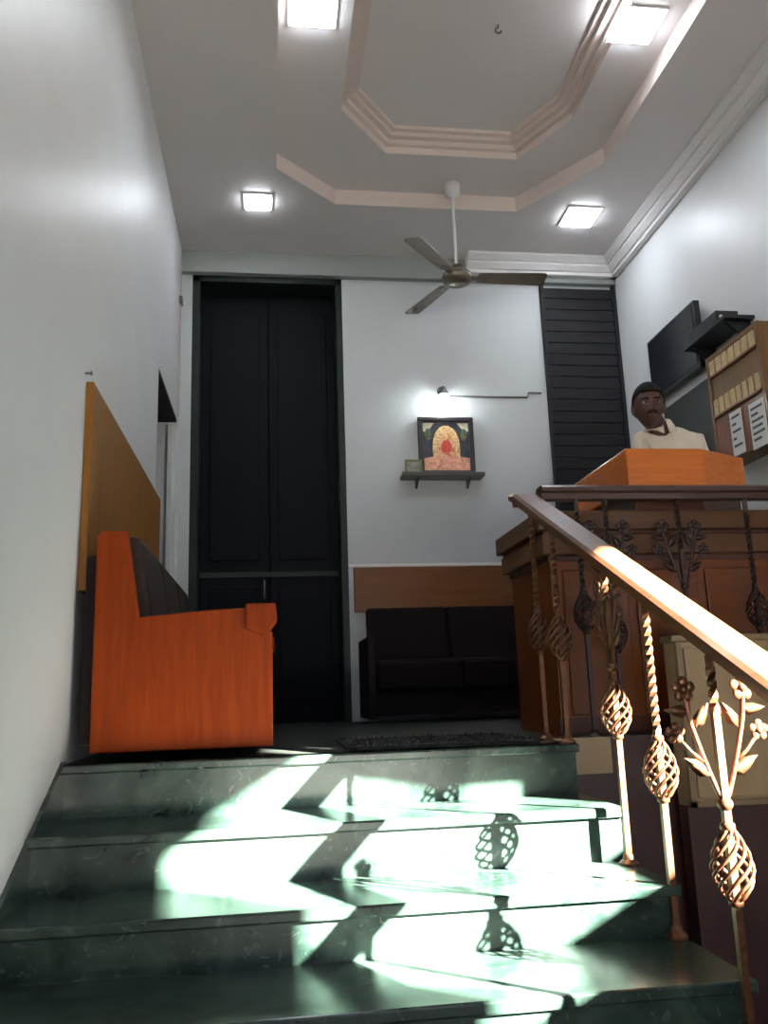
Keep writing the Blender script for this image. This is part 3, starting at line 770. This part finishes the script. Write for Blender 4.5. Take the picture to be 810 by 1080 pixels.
# head: shaped ball turned a little to his right (towards the picture's left)
hb = BM(); bmesh.ops.create_uvsphere(hb, u_segments=48, v_segments=32, radius=1)
for v_ in hb.verts:
    x, y, z = v_.co
    wx, wy, wz = .078, .098, .122
    # jaw narrows, chin forward
    if z < 0:
        k = 1-.34*(-z)**1.6; x *= k
        if y < 0: y = y*(1-.06*(-z)) ; z *= 1.0
        else: y *= 1-.32*(-z)
    if y < 0 and abs(x) < .55:   # flatter face
        y *= .93
    X, Y, Zv = x*wx, y*wy, z*wz
    f_ = max(0, -y)
    # eye sockets
    for s in (-1, 1): Y += .012*math.exp(-(((X-s*.031)/.016)**2+((Zv-.004)/.012)**2))*f_
    # brow, nose, lips, chin
    Y -= .006*math.exp(-((X/.05)**2+((Zv-.024)/.010)**2))*f_
    nz = max(0., min(1., (.012-Zv)/.05))
    Y -= (.006+.020*nz)*math.exp(-((X/(.008+.007*nz))**2))*(1 if -.042 < Zv < .016 else math.exp(-((Zv+.042)/.006)**2) if Zv < -.042 else math.exp(-((Zv-.016)/.01)**2))*f_
    Y -= .007*math.exp(-((X/.024)**2+((Zv+.066)/.012)**2))*f_
    Y -= .010*math.exp(-((X/.022)**2+((Zv+.104)/.014)**2))*f_
    v_.co = (X, Y, Zv)
for s in (-1, 1):
    m_ = Matrix.Translation((s*.081, .012, -.008)) @ Matrix.Rotation(s*.35, 4, 'Z') @ Matrix.Diagonal((.010, .022, .034, 1))
    bmesh.ops.create_uvsphere(hb, u_segments=12, v_segments=10, radius=1, matrix=m_)
HM = Matrix.Translation((HP.x, HP.y, HZ)) @ Matrix.Rotation(math.radians(-14), 4, 'Z') @ Matrix.Rotation(math.radians(4), 4, 'X')
bmesh.ops.transform(hb, matrix=HM, verts=hb.verts)
tm = bpy.data.meshes.new('tmp'); hb.to_mesh(tm); hb.free(); b.from_mesh(tm)
body = obj('body', b, 'skin', mn, smooth=True)
rm = body.modifiers.new('r', 'REMESH'); rm.mode = 'VOXEL'; rm.voxel_size = .0045; rm.use_smooth_shade = True
def head_obj(name, fn_, m, parent=mn):
    q = BM(); fn_(q); bmesh.ops.transform(q, matrix=HM, verts=q.verts); return obj(name, q, m, parent, smooth=True)
for s in (-1, 1):
    ey = head_obj('eye', lambda q: ball(q, (s*.031, -.076, .004), .0120, 1, .8, .46), 'eye')
    head_obj('iris', lambda q: ball(q, (s*.031, -.0845, .004), .0055, 1, .5, 1), 'iris', ey)
    head_obj('eyebrow', lambda q: tube(q, [(s*.013, -.094, .022), (s*.032, -.092, .027), (s*.052, -.080, .022)], [.0035, .0045, .002], 8), 'hair')
head_obj('moustache', lambda q: tube(q, [(-.030, -.086, -.058), (-.015, -.098, -.050), (0, -.101, -.049), (.015, -.098, -.050), (.030, -.086, -.058)], [.003, .0075, .006, .0075, .003], 8), 'hair')
head_obj('lips', lambda q: tube(q, [(-.022, -.091, -.069), (0, -.099, -.067), (.022, -.091, -.069)], [.002, .0055, .002], 8), 'lip')
def hair(q):
    bmesh.ops.create_uvsphere(q, u_segments=40, v_segments=28, radius=1)
    for v_ in q.verts:
        x, y, z = v_.co
        v_.co = (x*.086, y*.107+.004, z*.118+.018)
    dele = [v_ for v_ in q.verts if (v_.co.y < -.02 and v_.co.z < .060-.25*max(0, abs(v_.co.x)-.05)) or v_.co.z < -.055 or (abs(v_.co.x) > .05 and v_.co.y < .035 and v_.co.z < .0)]
    bmesh.ops.delete(q, geom=dele, context='VERTS')
h_ = head_obj('hair', hair, 'hair'); so = h_.modifiers.new('t', 'SOLIDIFY'); so.thickness = .012; so.offset = -1
# shirt: torso and sleeves, open at neck, with a collar
V = []; Ed = []
def v(x, y, z, r, r2=None): V.append((x, y, z, r, r2 or r)); return len(V)-1
a1 = v(BX, BY, .90, .165, .12); a2 = v(BX, BY, 1.08, .16, .12); a3 = v(BX, BY, SHZ-.17, .165, .125); a4 = v(BX-.01, BY-.005, SHZ-.035, .125, .10); a5 = v(BX-.06, BY-.035, SHZ+.035, .082, .080)
Ed += [(a1, a2), (a2, a3), (a3, a4), (a4, a5)]
for s in (-1, 1):
    sh_ = v(BX+s*.150, BY, SHZ-.025, .068); el = v(BX+s*.188, BY-.02, SHZ-.28, .060)
    Ed += [(a4, sh_), (sh_, el)]
tm = skin_mesh(V, Ed, 0); b = BM(); b.from_mesh(tm); shirt = obj('shirt', b, 'shirt', mn, smooth=True)
b = BM()
for s in (-1, 1):
    c = Vector((BX-.070, BY-.045, SHZ+.045))
    pts = []
    for i in range(9):
        a = -PI/2+s*(.16+i*(PI-.16)/8)
        lo = c+Vector((.095*math.cos(a), .088*math.sin(a), -.030 - (.030 if i == 0 else .012 if i == 1 else 0)))
        hi = c+Vector((.066*math.cos(a), .066*math.sin(a), .028))
        pts.append((b.verts.new(lo), b.verts.new(hi)))
    for A, B in zip(pts, pts[1:]): b.faces.new((A[0], B[0], B[1], A[1]))
cl = obj('collar', b, 'shirt', shirt, smooth=True); so = cl.modifiers.new('t', 'SOLIDIFY'); so.thickness = .006
b = BM(); box(b, BX-.036, BX-.010, BY-.142, BY-.120, .95, SHZ-.12); obj('placket', b, 'shirt', shirt, bevel=.002)
# trousers and shoes
V = []; Ed = []
a1 = v(BX, BY, .97, .160, .115)
for s in (-1, 1):
    hp = v(BX+s*.098, BY, .83, .105); kn = v(BX+s*.105, BY-.015, .46, .082); an = v(BX+s*.108, BY+.01, .09, .068)
    Ed += [(a1, hp), (hp, kn), (kn, an)]
tm = skin_mesh(V, Ed, 0); b = BM(); b.from_mesh(tm); obj('trousers', b, 'trouser', mn, smooth=True)
for s in (-1, 1):
    b = BM(); ball(b, (BX+s*.112, BY-.06, .040), .05, 1.0, 2.7, .8, 18, 12); obj('shoe', b, 'shoe', mn, smooth=True)

# ------------------------------------------------------------------ light
sun = bpy.data.lights.new('sun', 'SUN'); sun.energy = 480; sun.angle = math.radians(.7); sun.color = (1, .95, .84)
so_ = bpy.data.objects.new('sun', sun); COL.objects.link(so_)
so_.rotation_euler = Vector((-1.12, 1, -.66)).to_track_quat('-Z', 'Y').to_euler()
w = bpy.data.worlds.new('world'); sc.world = w; w.use_nodes = True
bg = w.node_tree.nodes['Background']; bg.inputs['Color'].default_value = (.62, .78, 1., 1); bg.inputs['Strength'].default_value = 1.8

sc.view_settings.view_transform = 'Standard'; sc.view_settings.look = 'None'; sc.view_settings.gamma = 1
sc.view_settings.use_curve_mapping = False
sc.view_settings.exposure = 0.0
sc.cycles.use_denoising = True
sc.cycles.max_bounces = 8; sc.cycles.diffuse_bounces = 5
sc.cycles.sample_clamp_indirect = 8
